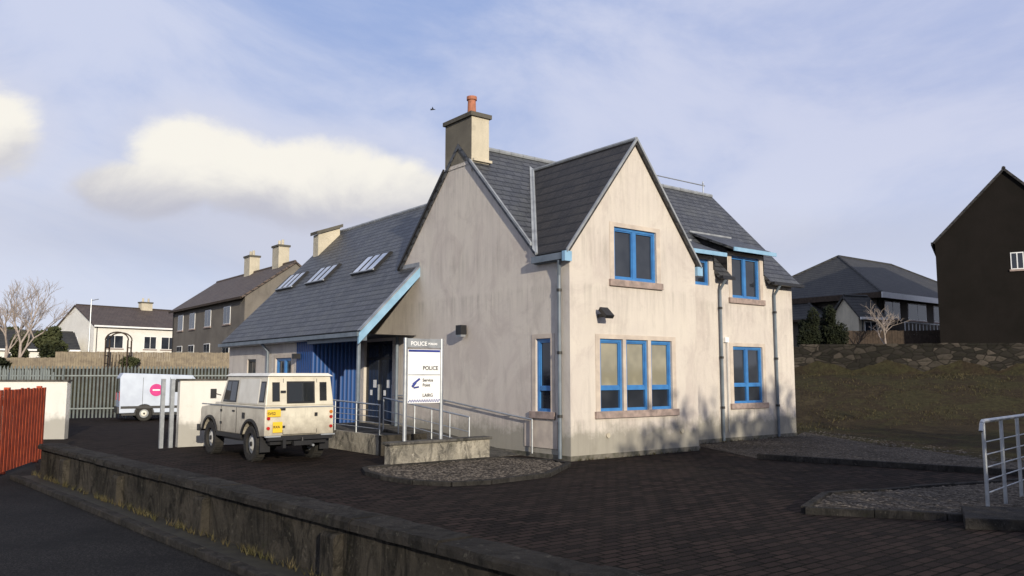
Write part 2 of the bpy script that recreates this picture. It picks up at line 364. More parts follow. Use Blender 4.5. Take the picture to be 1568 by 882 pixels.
def verge(p,q,mat,w=.05,h=.12):
    p=V(p);q=V(q); P[mat].hexa([p+V((-w,0,-h)),p+V((w,0,-h)),p+V((w,.0,0)),p+V((-w,0,0)),q+V((-w,0,-h)),q+V((w,0,-h)),q+V((w,0,0)),q+V((-w,0,0))])
verge((-.08,1.35,5.33),(-.08,4.05,8.06),'lead',.03,.08)
verge((-.08,5.4,8.02),(-.08,8.0,5.37),'black',.03,.09)
for a0,a1 in ((-.16,2.3),(4.76,2.3)):
    p=V((a0,-.085,zE+.03)); q=V((a1,-.085,8.14)); d=V((0,.03,0)); h=V((0,0,-.085))
    P['lead'].hexa([p+h-d,p+h+d,p+d,p-d,q+h-d,q+h+d,q+d,q-d])
P['greyblue'].box(-.2,-.1,-.05,1.2,zE-.2,zE-.04); P['greyblue'].box(-.1,0,-.02,1.2,zE-.22,zE-.1)
P['ltblue'].box(-.22,.0,-.09,.02,zE-.26,zE-.02); P['ltblue'].box(4.6,4.82,-.09,.02,zE-.26,zE-.02)
P['black'].box(4.84,5.3,.98,1.1,4.90,5.0); P['black'].box(7.1,7.7,.98,1.1,4.90,5.0); P['black'].box(9.72,11.4,.98,1.1,4.90,5.0)
P['greyblue'].path([(-.15,.2,zE-.2),(-.07,.3,4.4),(-.07,.3,.05)],.045); 
P['greyblue'].path([(7.3,1.04,4.9),(7.3,1.27,4.6),(7.3,1.27,.05)],.045); P['greyblue'].path([(10.1,1.04,4.9),(10.1,1.27,4.6),(10.1,1.27,.05)],.045)
for z in (1,2.5,4): 
    for c in ((-.07,.3),(7.3,1.27),(10.1,1.27)): P['black'].tube((c[0],c[1],z),(c[0],c[1],z+.07),.062)
# chimney
P['soot'].poly([(-.03,4.05,8.05),(-.03,4.7,8.5),(-.03,5.4,8.05),(-.03,5.4,9.32),(-.03,4.05,9.32)])
C=P['chim']; C.poly([(-.03,4.05,7.7),(.58,4.05,7.7),(.58,4.05,9.32),(-.03,4.05,9.32)]); C.poly([(.58,4.05,7.7),(.58,5.4,7.7),(.58,5.4,9.32),(.58,4.05,9.32)]); C.poly([(-.03,5.4,7.9),(.58,5.4,7.9),(.58,5.4,9.32),(-.03,5.4,9.32)])
P['harl'].poly([(-.02,4.0,7.95),(-.02,5.45,7.95),(-.02,5.4,8.07),(-.02,4.7,8.2),(-.02,4.05,8.07)])
P['soot'].poly([(-.025,4.05,8.06),(-.025,5.4,8.06),(-.025,5.4,8.6),(-.025,4.05,8.6)])
P['sootcap'].box(-.09,.64,3.99,5.46,9.32,9.44); P['chim'].box(-.0,.64,3.97,4.2,8.02,8.09)
P['terra'].tube((.25,4.45,9.44),(.25,4.45,9.98),.13,.115,16); P['terra'].tube((.25,4.45,9.93),(.25,4.45,10.03),.15,.15,16)
P['chim'].tube((.25,4.45,9.43),(.25,4.45,9.53),.24,.15,12)
# left wing
wl=lambda s,z,n:(-1.7-n,s,z)
wz=lambda a:3.3+1.0204*(a+1.95)
wall(P['harl'],wl,11.9,18.5,0,[(11.9,3.4),(18.5,3.4)],[(12.3,13.7,1.2,2.6),(15.6,16.5,1.0,2.6)])
window(P,wl,12.3,13.7,1.2,2.6,2); window(P,wl,15.6,16.5,1.0,2.6,1,fm='black',surround=False)
P['clad'].poly([wl(10.6,.0,0),wl(11.9,0,0),wl(11.9,3.4,0),wl(10.6,3.4,0)])
P['clad'].poly([(-1.7,10.6,0),(0,10.6,0),(0,10.6,3.4),(-1.7,10.6,3.4)])
P['harl'].poly([(-1.7,18.5,0),(7.5,18.5,0),(7.5,18.5,3.5),(2.95,18.5,8.2),(-1.7,18.5,3.4)]); P['harl'].poly([(7.5,8.05,0),(7.5,18.5,0),(7.5,18.5,3.5),(7.5,8.05,3.5)])
R.slab([(-1.95,6.85,3.3),(0,6.85,wz(0)),(0,8.01,wz(0)),(2.95,5.05,wz(2.95)),(2.95,18.8,wz(2.95)),(-1.95,18.8,3.3)],.12)
R.slab([(2.95,8.0,wz(2.95)-.002),(7.85,8.0,3.3),(7.85,18.8,3.3),(2.95,18.8,wz(2.95)-.002)],.12)
ridge((2.95,6,wz(2.95)),(2.95,18.8,wz(2.95)),.08)
P['dark'].poly([(-1.9,6.95,3.2),(0,6.95,3.2),(0,10.6,3.2),(-1.9,10.6,3.2)])  # porch ceiling, coloured near-black for the shade under the roof
p=V((-2.02,6.82,3.2)); q=V((.0,6.82,wz(0)-.0)); d=V((0,.04,0)); h=V((0,0,-.30))
P['ltblue'].hexa([p+h-d,p+h+d,p+d,p-d,q+h-d,q+h+d,q+d,q-d]); 
P['lead'].slab([(-2.0,6.76,3.29),(0,6.76,wz(0)+.035),(0,6.95,wz(0)+.035),(-2.0,6.95,3.29)],.03)
P['greyblue'].box(-2.08,-1.96,6.8,18.8,3.12,3.24); P['white'].box(-1.96,-1.72,10.6,18.7,3.1,3.13)
P['greyblue'].path([(-2.02,14.3,3.15),(-1.8,14.2,2.85),(-1.8,14.2,.1)],.05)
P['lead'].fbox(left,6.8,8.1,wz(0)+.02,wz(0)+.14,0,.02)
P['greyblue'].tube((-1.8,7.2,.4),(-1.8,7.2,3.2),.06,.06,12); P['greyblue'].tube((-.12,7.9,.4),(-.12,7.9,3.2),.05,.05,12)
P['greyblue'].box(-1.9,-1.7,6.9,10.6,3.0,3.19)
P['black'].box(-1.95,-1.72,11.5,11.7,2.55,2.72)
for b in (10.9,14.8,17.75):
    def rl(s,t,n): 
        a=.55+t*.7; return (a-.714*n,b+s,wz(a)+.7*n)
    Fm=P['lead']; G=P['skyglass']
    def rb(mb,s0,s1,t0,t1,n0,n1): mb.hexa([rl(s0,t0,n0),rl(s1,t0,n0),rl(s1,t1,n0),rl(s0,t1,n0),rl(s0,t0,n1),rl(s1,t0,n1),rl(s1,t1,n1),rl(s0,t1,n1)])
    rb(P['black'],-.85,.85,-.5,.5,0,.06)
    for i in range(3):
        s0=-.8+i*.54; rb(G,s0+.06,s0+.46,-.43,.41,.06,.085)
    for i in range(4): s0=-.82+i*.54; rb(P['black'],s0-.02,s0+.04,-.46,.46,.06,.10)
    rb(Fm,-.85,.85,-.51,-.45,.06,.10)
P['chim'].hexa([(1.75,18.0,6.6),(2.75,18.0,6.6),(2.75,18.5,6.6),(1.75,18.5,6.6),(1.75,18.0,8.02),(2.75,18.0,8.42),(2.75,18.5,8.42),(1.75,18.5,8.02)])
P['sootcap'].hexa([(1.65,17.9,8.0),(2.85,17.9,8.44),(2.85,18.6,8.44),(1.65,18.6,8.0),(1.65,17.9,8.14),(2.85,17.9,8.58),(2.85,18.6,8.58),(1.65,18.6,8.14)])
P['galv'].path([(8.0,4.7,8.7),(8.0,4.7,9.05)],.02); P['galv'].path([(8.0,4.7,9.0),(11.0,4.7,9.0)],.022); P['galv'].path([(10.9,4.7,8.7),(10.9,4.7,9.15)],.022)
P['galv'].path([(10.75,4.6,9.05),(11.05,4.8,9.05)],.02)
P['black'].hexa([(.80,-.36,3.36),(1.07,-.36,3.36),(1.07,-.14,3.56),(.80,-.14,3.56),(.80,-.42,3.43),(1.07,-.42,3.43),(1.07,-.19,3.64),(.80,-.19,3.64)]); P['black'].box(.9,.97,-.18,0,3.4,3.48)
P['black'].box(-.25,-.06,4.2,4.46,3.12,3.38); P['galv'].box(-.23,-.08,4.22,4.44,3.06,3.12); P['black'].box(-.08,0,4.28,4.38,3.14,3.24)
P['white'].fbox(wing,7.5,7.68,3.0,3.15,0,.08)
for x in (1.2,3.9): P['chim'].tube((x,-.0,.55),(x,-.04,.55),.06,.06,12)
P['galv'].path([(7.6,1.3,3.0),(7.6,1.3,.3)],.012)
P.flush(ps,{'harl':'walls','slate':'slate_roof','tile':'cross_gable_roof','blue':'window_frames','glass':'window_panes','blind':'window_panes_with_blinds','beige':'window_surrounds','sill':'window_sills','terra':'chimney_pot','soot':'chimney_stack','clad':'blue_cladding','greyblue':'gutters_and_downpipes','ltblue':'bargeboards','skyglass':'rooflight_panes'},{'sill':.01})
# ------------------------------------------------------------ ramp, rails
rp=empty('entrance_ramp',(1.37,19.31,0),37.9); P=Parts()
P['ramp'].hexa([(-1.5,1.9,-.02),(-.0,1.9,-.02),(-.0,6,-.02),(-1.5,6,-.02),(-1.5,1.9,.02),(-.0,1.9,.02),(-.0,6,.44),(-1.5,6,.44)])
P['ramp'].box(-2.7,-.02,6.0,10.55,0,.44); P['lowwall'].box(-2.85,-2.7,4.0,10.5,0,.5); P['conc'].box(-2.85,-1.5,3.9,4.0,0,.5); P['ramp'].box(-2.7,-1.5,4.0,6.0,0,.42)
P['conc'].hexa([(-1.62,1.8,0),(-1.5,1.8,0),(-1.5,6,0),(-1.62,6,0),(-1.62,1.8,.1),(-1.5,1.8,.1),(-1.5,6,.5),(-1.62,6,.5)])
P.flush(rp,{'ramp':'ramp_slab','lowwall':'side_wall','conc':'edge_upstand'})
hr=empty('handrail',(1.37,19.31,0),37.9); P=Parts(); g=P['galv']
for k in (.95,.6,.35): g.path([(-1.56,1.9,k+.05),(-1.56,6.1,k+.42)],.022 if k>.9 else .012)
for i in range(6): b=1.9+i*.84; g.tube((-1.56,b,.03+.08*i),(-1.56,b,1.0+.075*i),.02)
g.path([(-.1,1.3,.92),(-.1,2,.98),(-.1,6.1,1.38),(-.1,8.2,1.38)],.022); g.path([(-.1,1.3,.92),(-.1,1.3,.1)],.022)
for b in (2.3,3.8,5.3,7): g.tube((0,b,.93+(b-2)*.1),(-.1,b,1.0+(b-2)*.095),.012)
g.path([(-2.78,4.1,1.25),(-2.78,10.4,1.4)],.022)
for k in (.65,.8,.95,1.1): g.path([(-2.78,4.1,k),(-2.78,10.4,k+.05)],.01)
for i in range(6): b=4.1+i*1.26; g.tube((-2.78,b,.45),(-2.78,b,1.28+i*.025),.02)
P.flush(hr,{'galv':'rails'})
# ------------------------------------------------------------ sign + wall + bed
lw=empty('low_rendered_wall',(1.37,19.31,0),37.9+3); P=Parts()
P['lowwall'].box(-4.0,-1.25,1.45,1.7,0,.50); P['ramp'].box(-4.05,-1.2,1.4,1.75,.50,.56)
P.flush(lw,{'lowwall':'wall_body','ramp':'coping'},{'ramp':.015,'lowwall':.015})
sg=empty('police_sign',(1.37,19.31,0),37.9); P=Parts()
sb=1.42
for a in (-3.63,-2.68): P['galv'].tube((a,sb,.5),(a,sb,2.83),.045,.045,12)
P['white'].box(-3.58,-2.73,sb-.03,sb+.02,1.38,2.58)
P['lead'].box(-3.6,-2.71,sb-.035,sb+.025,2.62,2.82)
yy=sb-.034
P['navy'].box(-3.57,-2.74,yy,sb-.03,2.52,2.57); P['lead'].box(-3.57,-2.74,yy,sb-.03,2.0,2.02)
n=26
for i in range(n):
    for j in range(2):
        if (i+j)%2==0: x=-3.57+i*.83/n; P['navy'].box(x,x+.83/n,yy,sb-.03,1.40+j*.03,1.43+j*.03)
P['navy'].tube((-3.45,yy,1.8),(-3.28,yy,1.92),.025); P['navy'].tube((-3.47,yy,1.74),(-3.38,yy,1.84),.03); P['navy'].tube((-3.43,yy,1.72),(-3.3,yy,1.74),.02)
P.flush(sg,{'galv':'posts','white':'panel','navy':'printed_bands','lead':'header_panel'})
def text(s,x,z,size,mat,parent,y=yy-.002,name=None):
    c=bpy.data.curves.new(name or s,'FONT'); c.body=s; c.size=size; c.extrude=.001; c.offset=.002
    o=bpy.data.objects.new(name or 'lettering',c); sc.collection.objects.link(o); o.parent=parent; o.location=(x,y,z); o.rotation_euler=(rad(90),0,0); c.materials.append(mat); return o
text('POLICE',-3.2,2.12,.125,M['black'],sg); text('Service',-3.2,1.86,.095,M['black'],sg); text('Point',-3.2,1.75,.095,M['black'],sg); text('LAIRG',-3.2,1.52,.10,M['black'],sg); text('POLICE',-3.52,2.665,.13,M['white'],sg,sb-.037); text('POILEAS',-3.06,2.685,.065,M['white'],sg,sb-.037)
# ------------------------------------------------------------ terrain function
def H(x,y):
    q=x*.262+y*.965
    r=2.05*ss(31.2,41.4,q)+1.25*ss(41.6,42.3,q)
    l=2.4*ss(43,51,y)+1.0*ss(58,85,y)
    t=ss(0,8,x)
    return l*(1-t)+r*t+10*ss(130,380,y)
def inside(x,y,pts):
    c=False
    for i in range(len(pts)):
        (x0,y0),(x1,y1)=pts[i],pts[i-1]
        if (y0>y)!=(y1>y) and x<(x1-x0)*(y-y0)/(y1-y0)+x0: c=not c
    return c
def pebbles(pts,z,n,e_,smin=.015,smax=.045):
    mb=MB(); xs_=[p[0] for p in pts]; ys_=[p[1] for p in pts]; k=0
    while k<n:
        x=random.uniform(min(xs_),max(xs_)); y=random.uniform(min(ys_),max(ys_))
        if not inside(x,y,pts): continue
        k+=1; s_=random.uniform(smin,smax); a=random.random()*6.28; r=[random.uniform(.7,1.2)*s_ for _ in range(5)]
        ring=[V((x+math.cos(a+i*1.257)*r[i],y+math.sin(a+i*1.257)*r[i],z+s_*.15)) for i in range(5)]; t=V((x,y,z+s_*random.uniform(.4,.65)))
        for i in range(5): mb.poly([ring[i],ring[(i+1)%5],t])
    mb.obj('loose_stones',M['pebble'],e_)
def bed(name,pts,z,mat,kw=.12,n=2500):
    e_=empty(name); a=MB(); a.poly([(x,y,z) for x,y in pts]); a.obj('gravel_surface',mat,e_)
    k=MB(); n_=len(pts)
    for i in range(n_):
        p=V((*pts[i],0)); q=V((*pts[(i+1)%n_],0)); d=(q-p).normalized(); w=V((-d.y,d.x,0))*kw/2; Lk_=(q-p).length; m_=max(1,int(Lk_/.9))
        for j in range(m_):
            a_=p+d*(Lk_*j/m_+.004); b_=p+d*(Lk_*(j+1)/m_-.004); u=V((0,0,z+.04+random.uniform(-.01,.008))); dn=V((0,0,-.02))
            k.hexa([a_-w+dn,b_-w+dn,b_+w+dn,a_+w+dn,a_-w+u,b_-w+u,b_+w+u,a_+w+u])
    k.obj('kerb',M['kerb'],e_,bevel=.012); pebbles(pts,z,n,e_)
bed('gravel_bed',[(-3.1,17.45),(-2.9,16.7),(-2.45,15.95),(-1.8,15.3),(-1.1,15.05),(-.4,15.35),(.7,16.4),(1.25,18.3),(.95,19.0),(-.3,19.6)],.05,M['gravel'],n=3000)
bed('gravel_bed',[(4.24,12.1),(6.0,11.55),(9,11.2),(16,10.5),(16,18),(9.5,15.4),(5.1,13.55)],.07,M['gravel'],n=6000)
gp=[(5.9,19.9),(9.7,16.9),(16,12.2),(40,5),(40,29),(11.5,31.5),(9.3,27.2),(5.2,23.7)]
e_=empty('gravel_path'); a=MB(); a.poly([(x,y,.012) for x,y in gp]); a.obj('gravel_surface',M['gravel'],e_)
pebbles([(5.9,19.9),(9.7,16.9),(16,12.2),(24,20),(20,27),(11.5,31),(9.3,27.2),(5.2,23.7)],.012,7000,e_,.02,.05)
k=MB()
for p,q in (((5.9,19.9),(9.7,16.9)),((9.7,16.9),(16,12.2))):
    p=V((*p,0));q=V((*q,0)); w=(q-p).normalized(); w=V((-w.y,w.x,0))*.07; u=V((0,0,.13))
    k.hexa([p-w,q-w,q+w,p+w,p-w+u,q-w+u,q+w+u,p+w+u])
k.obj('kerb',M['kerb'],e_,bevel=.012)
st=empty('concrete_step'); P=Parts(); P['kerb'].hexa([(5.9,10.9,0),(12,9.6,0),(12,11.4,0),(6.4,11.9,0),(5.9,10.9,.15),(12,9.6,.15),(12,11.4,.15),(6.4,11.9,.15)]); P.flush(st,{'kerb':'step_slab'},{'kerb':.015})
hr=empty('handrail'); P=Parts(); g=P['galv']
A=V((6.72,11.85,0)); D=V((.70,.72,0)).normalized()
for i in range(4):
    p=A+D*(i*.95+.12); g.tube(p+V((0,0,.05)),p+V((0,0,1.32)),.028,.028,12)
g.path([A+D*.0+V((0,0,1.2)),A+V((0,0,1.31))+D*.06,A+D*.12+V((0,0,1.34)),A+D*3.2+V((0,0,1.34))],.03,12)
for z in (.32,.5,.68,.86,1.04): g.path([A+D*.12+V((0,0,z)),A+D*3.2+V((0,0,z))],.01)
P.flush(hr,{'galv':'rails'})
# ------------------------------------------------------------ boundary wall in front
bw=empty('boundary_wall',(-9.33,16.4,0),-47.55); P=Parts(); c=P['conc']
L=24; x=0
def jbox(mb,x0,x1,y0,y1,z0,z1,j):
    n=max(1,int((x1-x0)/.12)); r=lambda:random.uniform(-j,j); rows=[]
    for i in range(n+1):
        x=x0+(x1-x0)*i/n; ch=j*(3.5 if random.random()<.08 else 1)
        rows.append([V((x,y0+r()*.4,z0)),V((x,y1+r()*.4,z0)),V((x,y1+r(),z1+r()*.4)),V((x,y0+.02+abs(r()),z1+r()*.3)),V((x,y0+r()*.6+ch*.2,z1-.025-ch*.6))])
    for a,b in zip(rows,rows[1:]):
        for i in range(5): k_=(i+1)%5; mb.poly([a[i],b[i],b[k_],a[k_]])
    mb.poly(rows[0]); mb.poly(rows[-1][::-1])
c.box(0,L,.02,.28,0,.57)
for x in (1.9,4.9,8.15,11.3,14.8,18): jbox(c,x-.13,x+.13,-.09,.0199,0,.47+random.uniform(-.03,.03),.012)
x=0
while x<L:
    w=random.uniform(1.1,1.9); dz=random.uniform(-.012,.012); jbox(P['coping'],x+.006,x+w-.006,-.045+random.uniform(-.012,.01),.34,.56,.655+dz,.014); x+=w
x=0
while x<L:
    w=random.uniform(.85,1.0); P['kerb'].box(x+.005,x+w-.005,-.5,-.37,0,.09+random.uniform(-.01,.01)); x+=w
P['earth'].box(0,L,-.37,.02,0,.05)
P.flush(bw,{'conc':'wall_panels','coping':'coping_stones','kerb':'base_kerb','earth':'verge_soil'},{'kerb':.015})
def tufts(name,pts,n,hmin,hmax,loc=(0,0,0),rz=0):
    vv=[];ff=[]
    for (p,q) in pts:
        for _ in range(n):
            t=random.random(); cx=p[0]+(q[0]-p[0])*t+random.gauss(0,.02); cy=p[1]+(q[1]-p[1])*t+random.gauss(0,.02)
            for b in range(random.randint(4,9)):
                an=random.random()*6.28; h=random.uniform(hmin,hmax); w=.006; k=len(vv); dx,dy=math.cos(an),math.sin(an)
                vv+=[(cx-dy*w,cy+dx*w,p[2]),(cx+dy*w,cy-dx*w,p[2]),(cx+dx*h*.6,cy+dy*h*.6,p[2]+h)]; ff.append((k,k+1,k+2))
    me=bpy.data.meshes.new(name); me.from_pydata(vv,[],ff); me.materials.append(M['blade']); o=bpy.data.objects.new(name,me); sc.collection.objects.link(o); o.location=loc; o.rotation_euler=(0,0,rad(rz))
tufts('weeds',[((0,-.1,.05),(18,-.1,.05))],260,.03,.12,(-9.33,16.4,0),-47.55)
tufts('weeds',[((0,-.08,.01),(4.6,-.08,.01)),((4.7,1.28,.01),(11.2,1.28,.01)),((-4,1.4,.05),(-1.3,1.5,.05))],50,.02,.08,(1.37,19.31,0),37.9)
# ------------------------------------------------------------ terrain mesh
def axis(a,b,f0,f1,st,co):
    s=[];x=a
    while x<b:
        s.append(x); x+= st if f0<=x<f1 else co
    s.append(b); return s
xs=axis(-500,500,-50,50,1.0,25); ys=axis(-300,600,27,90,.8,15)
me=bpy.data.meshes.new('ground'); vs=[(x,y,H(x,y)+(random.uniform(-.04,.04) if H(x,y)>.05 and y<60 else 0)) for y in ys for x in xs]; nx=len(xs)
fs=[(j*nx+i,j*nx+i+1,(j+1)*nx+i+1,(j+1)*nx+i) for j in range(len(ys)-1) for i in range(nx-1)]
me.from_pydata(vs,[],fs); me.materials.append(M['grass']); o=bpy.data.objects.new('ground',me); sc.collection.objects.link(o)
for p in me.polygons: p.use_smooth=True
def sheet(name,pts,z,mat):
    a=MB(); a.poly([(x,y,z) for x,y in pts]); return a.obj(name,mat)
sheet('paved_yard',[(-9.33,16.4),(4,1.8),(45,1.8),(45,28),(10,29),(9,30.5),(-14,42.5),(-40,42.5),(-40,22),(-14,24)],.006,M['paving'])
sheet('road',[(-60,-40),(45,-40),(45,1.8),(4,1.8),(-9.33,16.4),(-14,24),(-40,22),(-60,22)],.004,M['asphalt'])
vv=[];ff=[]
for i in range(30000):
    x=random.uniform(9.5,34); y=random.uniform(27,43); q=x*.262+y*.965
    if q<31.0 or q>41.3: continue
    if math.sin(x*1.7+math.sin(y*2.3)*2)+math.sin(y*1.9+x*.7)+random.uniform(-1,1)<-.3: continue
    z=H(x,y)-.03; h=random.uniform(.04,.10)*(.6+random.random()); an=random.random()*6.28; w=.02; dx,dy=math.cos(an)*w,math.sin(an)*w; lx,ly=random.uniform(-.09,.09),random.uniform(-.09,.09)
    k=len(vv); vv+= [(x-dx,y-dy,z),(x+dx,y+dy,z),(x+lx,y+ly,z+h)]; ff.append((k,k+1,k+2))
me=bpy.data.meshes.new('grass'); me.from_pydata(vv,[],ff); me.materials.append(M['blade']); o=bpy.data.objects.new('grass',me); sc.collection.objects.link(o)
sw=empty('stone_wall',(10,40.55,0),-15.2); P=Parts()
P['stone'].box(0,3.6,0,.4,1.0,3.18)
P['stone'].box(3.6,36,0,.45,1.0,3.36)
x=0
while x<36:
    w=random.uniform(.35,.7); z=3.18 if x<3.6 else 3.36; P['stone'].box(x,x+w-.01,-.02,.47,z,z+random.uniform(.09,.13)); x+=w
P.flush(sw,{'stone':'stone_courses'})
# ------------------------------------------------------------ houses
def house(name,loc,rz,w,d,ev,rg,hip=0,wm='whiterender',rm='darkslate',wins=(),chims=(),fascia='white',oh=.3,fh=.16):
    e=empty(name,loc,rz); P=Parts(); W=P[wm]
    W.poly([(0,0,-1),(w,0,-1),(w,0,ev),(0,0,ev)]); W.poly([(0,d,-1),(w,d,-1),(w,d,ev),(0,d,ev)])
    for x in (0,w):
        W.poly([(x,0,-1),(x,d,-1),(x,d,ev)]+([(x,d/2,rg-.1)] if not hip else [])+[(x,0,ev)])
    k=(rg-ev)/(d/2); zo=ev-k*oh; R=P[rm]; vo=.15 if not hip else oh
    if hip:
        A,B=(hip,d/2,rg),(w-hip,d/2,rg); c=[(-oh,-oh,zo),(w+oh,-oh,zo),(w+oh,d+oh,zo),(-oh,d+oh,zo)]
        R.poly([c[0],c[1],B,A]); R.poly([c[2],c[3],A,B]); R.poly([c[3],c[0],A]); R.poly([c[1],c[2],B]); R.poly(c)
        for p in c: P[rm].tube(p,A if p[0]<w/2 else B,.09,.09,6)
    else:
        R.slab([(-vo,-oh,zo),(w+vo,-oh,zo),(w+vo,d/2,rg),(-vo,d/2,rg)],.12); R.slab([(-vo,d+oh,zo),(w+vo,d+oh,zo),(w+vo,d/2,rg-.003),(-vo,d/2,rg-.003)],.12)
    P[rm].tube((hip,d/2,rg),(w-hip,d/2,rg),.1,.1,6)
    for y0,y1 in ((-oh-.08,-oh),(d+oh,d+oh+.08)): P[fascia].box(-vo,w+vo,y0,y1,zo-fh,zo)
    if hip:
        for x0,x1 in ((-oh-.08,-oh),(w+oh,w+oh+.08)): P['brown'].box(x0,x1,-oh,d+oh,zo-fh,zo)
    F={'f':lambda s,z,n:(s,-n,z),'b':lambda s,z,n:(s,d+n,z),'l':lambda s,z,n:(-n,s,z),'r':lambda s,z,n:(w+n,s,z)}
    for fc,s,z,ww,hh in wins:
        fr=F[fc]; q=.05; P['white'].fbox(fr,s-q,s+ww+q,z-q,z+hh+q,0,.03); P['glass'].fbox(fr,s,s+ww/2-.03,z,z+hh,.03,.04); P['glass'].fbox(fr,s+ww/2+.03,s+ww,z,z+hh,.03,.04)
        P['sill'].fbox(fr,s-.12,s+ww+.12,z-q-.1,z-q,0,.08)
    for cx,cy,cw,cd,ch,pots in chims:
        P['chim'].box(cx,cx+cw,cy,cy+cd,ev,ch); P['sootcap'].box(cx-.07,cx+cw+.07,cy-.07,cy+cd+.07,ch,ch+.14)
        for i in range(pots):
            px=cx+cw*(i+.5)/pots; P['chim'].tube((px,cy+cd/2,ch+.14),(px,cy+cd/2,ch+.55),.12,.10,8)
    P['black'].tube((.25,-.06,0),(.25,-.06,ev-.1),.04,.04,6)
    P.flush(e,{wm:'walls',rm:'roof','glass':'windows','white':'window_frames','chim':'chimneys'})
    return e
house('white_house',(-40.7,79.5,1.7),50,15,9,5.3,7.4,0,'whiterender','browntile',[('f',1.2,3.0,1.6,1.2),('f',5,3.0,1.2,1.2),('f',6.8,3.0,1.6,1.2),('f',1.2,.6,1.6,1.2),('f',5,.6,1.2,1.6),('l',3.8,3.2,.9,.9)],[(6.5,4.1,1.2,.7,8.0,2)])
house('semi_detached_house',(-28.3,68.1,2.3),-52.1,16.7,7,5.2,7.7,0,'greyrender','browntile',
  [('f',x,3.35,1.3,1.15) for x in (1.5,4.6,8.4,12.6)]+[('f',x,.8,1.3,1.2) for x in (1.5,4.6,8.4,12.6)]+[('r',2.5,3.3,1.2,1.1),('r',2.5,.8,1.2,1.2)],
  [(7.6,3.1,1.2,.8,8.9,2),(13.4,3.1,1.2,.8,9.0,2)],fascia='brown')
bg_=house('bungalow',(24.5,54.6,3.9),37.9,17,10.5,4.0,7.1,4.5,'shaderender','darkslate',[('f',1,2.0,2.0,1.1),('f',4.2,2.0,2.6,1.1),('f',8,2.0,2.6,1.1),('f',12,2.0,2.6,1.1),('l',2,1.1,1.4,1.5),('l',6,1.1,1.4,1.5)],[],oh=.7,fh=.38)
mb=MB()
mb.box(.5,17,-1.6,-1.52,1.55,1.62); mb.box(.5,17,-1.6,-1.52,.75,.85)
for i in range(34): mb.box(.5+i*.5,.54+i*.5,-1.59,-1.54,.8,1.6)
mb.obj('balcony_rail',M['white'],bg_)
mb=MB(); mb.box(.5,17,-1.6,0,.55,.7); mb.obj('balcony_deck',M['brown'],bg_)
house('bungalow_annexe',(21.2,56.2,3.6),37.9,5,6,2.6,4.6,2.2,'shaderender','darkslate',[('f',.6,.8,1.0,1.2),('f',2.6,.8,1.0,1.2)],[],oh=.5,fascia='brown')
house('gabled_porch',(22.2,52.2,3.6),20,1.9,2.4,2.4,3.6,0,'chim','darkslate',[('f',.5,.4,.9,1.4)],[])
house('dark_rendered_house',(29.3,41.05,3.2),60,13,6.9,6.2,9.85,0,'darkrender','tile',[('l',2.85,4.4,.5,.8)],[],fascia='black',oh=.12)
house('cottage',(-47,74,2.2),40,7,5,2.4,4.0,0,'whiterender','darkslate',[('f',1,.8,1,1),('f',4.5,.8,1,1)],[(0,2.2,.6,.6,4.8,1)])
house('cottage',(-60,110,3.2),30,10,6,3.4,5.6,0,'whiterender','darkslate',[('f',1,1.8,1,1),('f',4.5,1.8,1,1)],[(0,2.7,.6,.6,6.3,1)])
# ------------------------------------------------------------ left walls & fences
gw=empty('rendered_wall',(-9.5,22.9,0),37.9); P=Parts()
P['whiterender'].box(.25,3.2,0,.22,0,1.85); P['ramp'].box(.2,3.25,-.03,.25,1.85,1.9)
P['galv'].box(-.25,-.15,-.05,.05,0,1.9); P['galv'].box(.0,.1,-.05,.05,0,1.9)
P.flush(gw,{'whiterender':'wall_body','galv':'gate_posts','ramp':'coping'})
gw=empty('rendered_wall',(-14.6,25.9,0),8); P=Parts()
P['whiterender'].box(-3.6,.55,0,.3,0,1.8); P['ramp'].box(-3.65,.6,-.03,.33,1.8,1.86)
P.flush(gw,{'whiterender':'wall_body','ramp':'coping'})
rf=empty('red_timber_fence'); P=Parts()
A=V((-10.95,19.3,0)); B=V((-9.6,14.6,0)); D=(B-A).normalized(); Nn=V((-D.y,D.x,0)); Lf=(B-A).length; x=0
if Nn.x<0: Nn=-Nn
while x<Lf:
    p=A+D*x; w=.15; t=Nn*.02; zt=1.72+random.uniform(-.012,.012); u=V((0,0,zt))
    P['red'].hexa([p+V((0,0,.08)),p+D*w+V((0,0,.08)),p+D*w+t+V((0,0,.08)),p+t+V((0,0,.08)),p+u,p+D*w+u,p+D*w+t+u,p+t+u]); x+=.225
for z in (.45,1.4):
    p=A-Nn*.05+V((0,0,z)); q=B-Nn*.05+V((0,0,z)); u=V((0,0,.12)); t=Nn*.048
    P['red'].hexa([p,q,q+t,p+t,p+u,q+u,q+t+u,p+t+u])
for x in (0.02,2.4,4.7):
    p=A+D*x-Nn*.16; P['red'].hexa([p,p+D*.1,p+D*.1+Nn*.1,p+Nn*.1]+[q+V((0,0,1.75)) for q in (p,p+D*.1,p+D*.1+Nn*.1,p+Nn*.1)])
P.flush(rf,{'red':'pales_and_rails'})
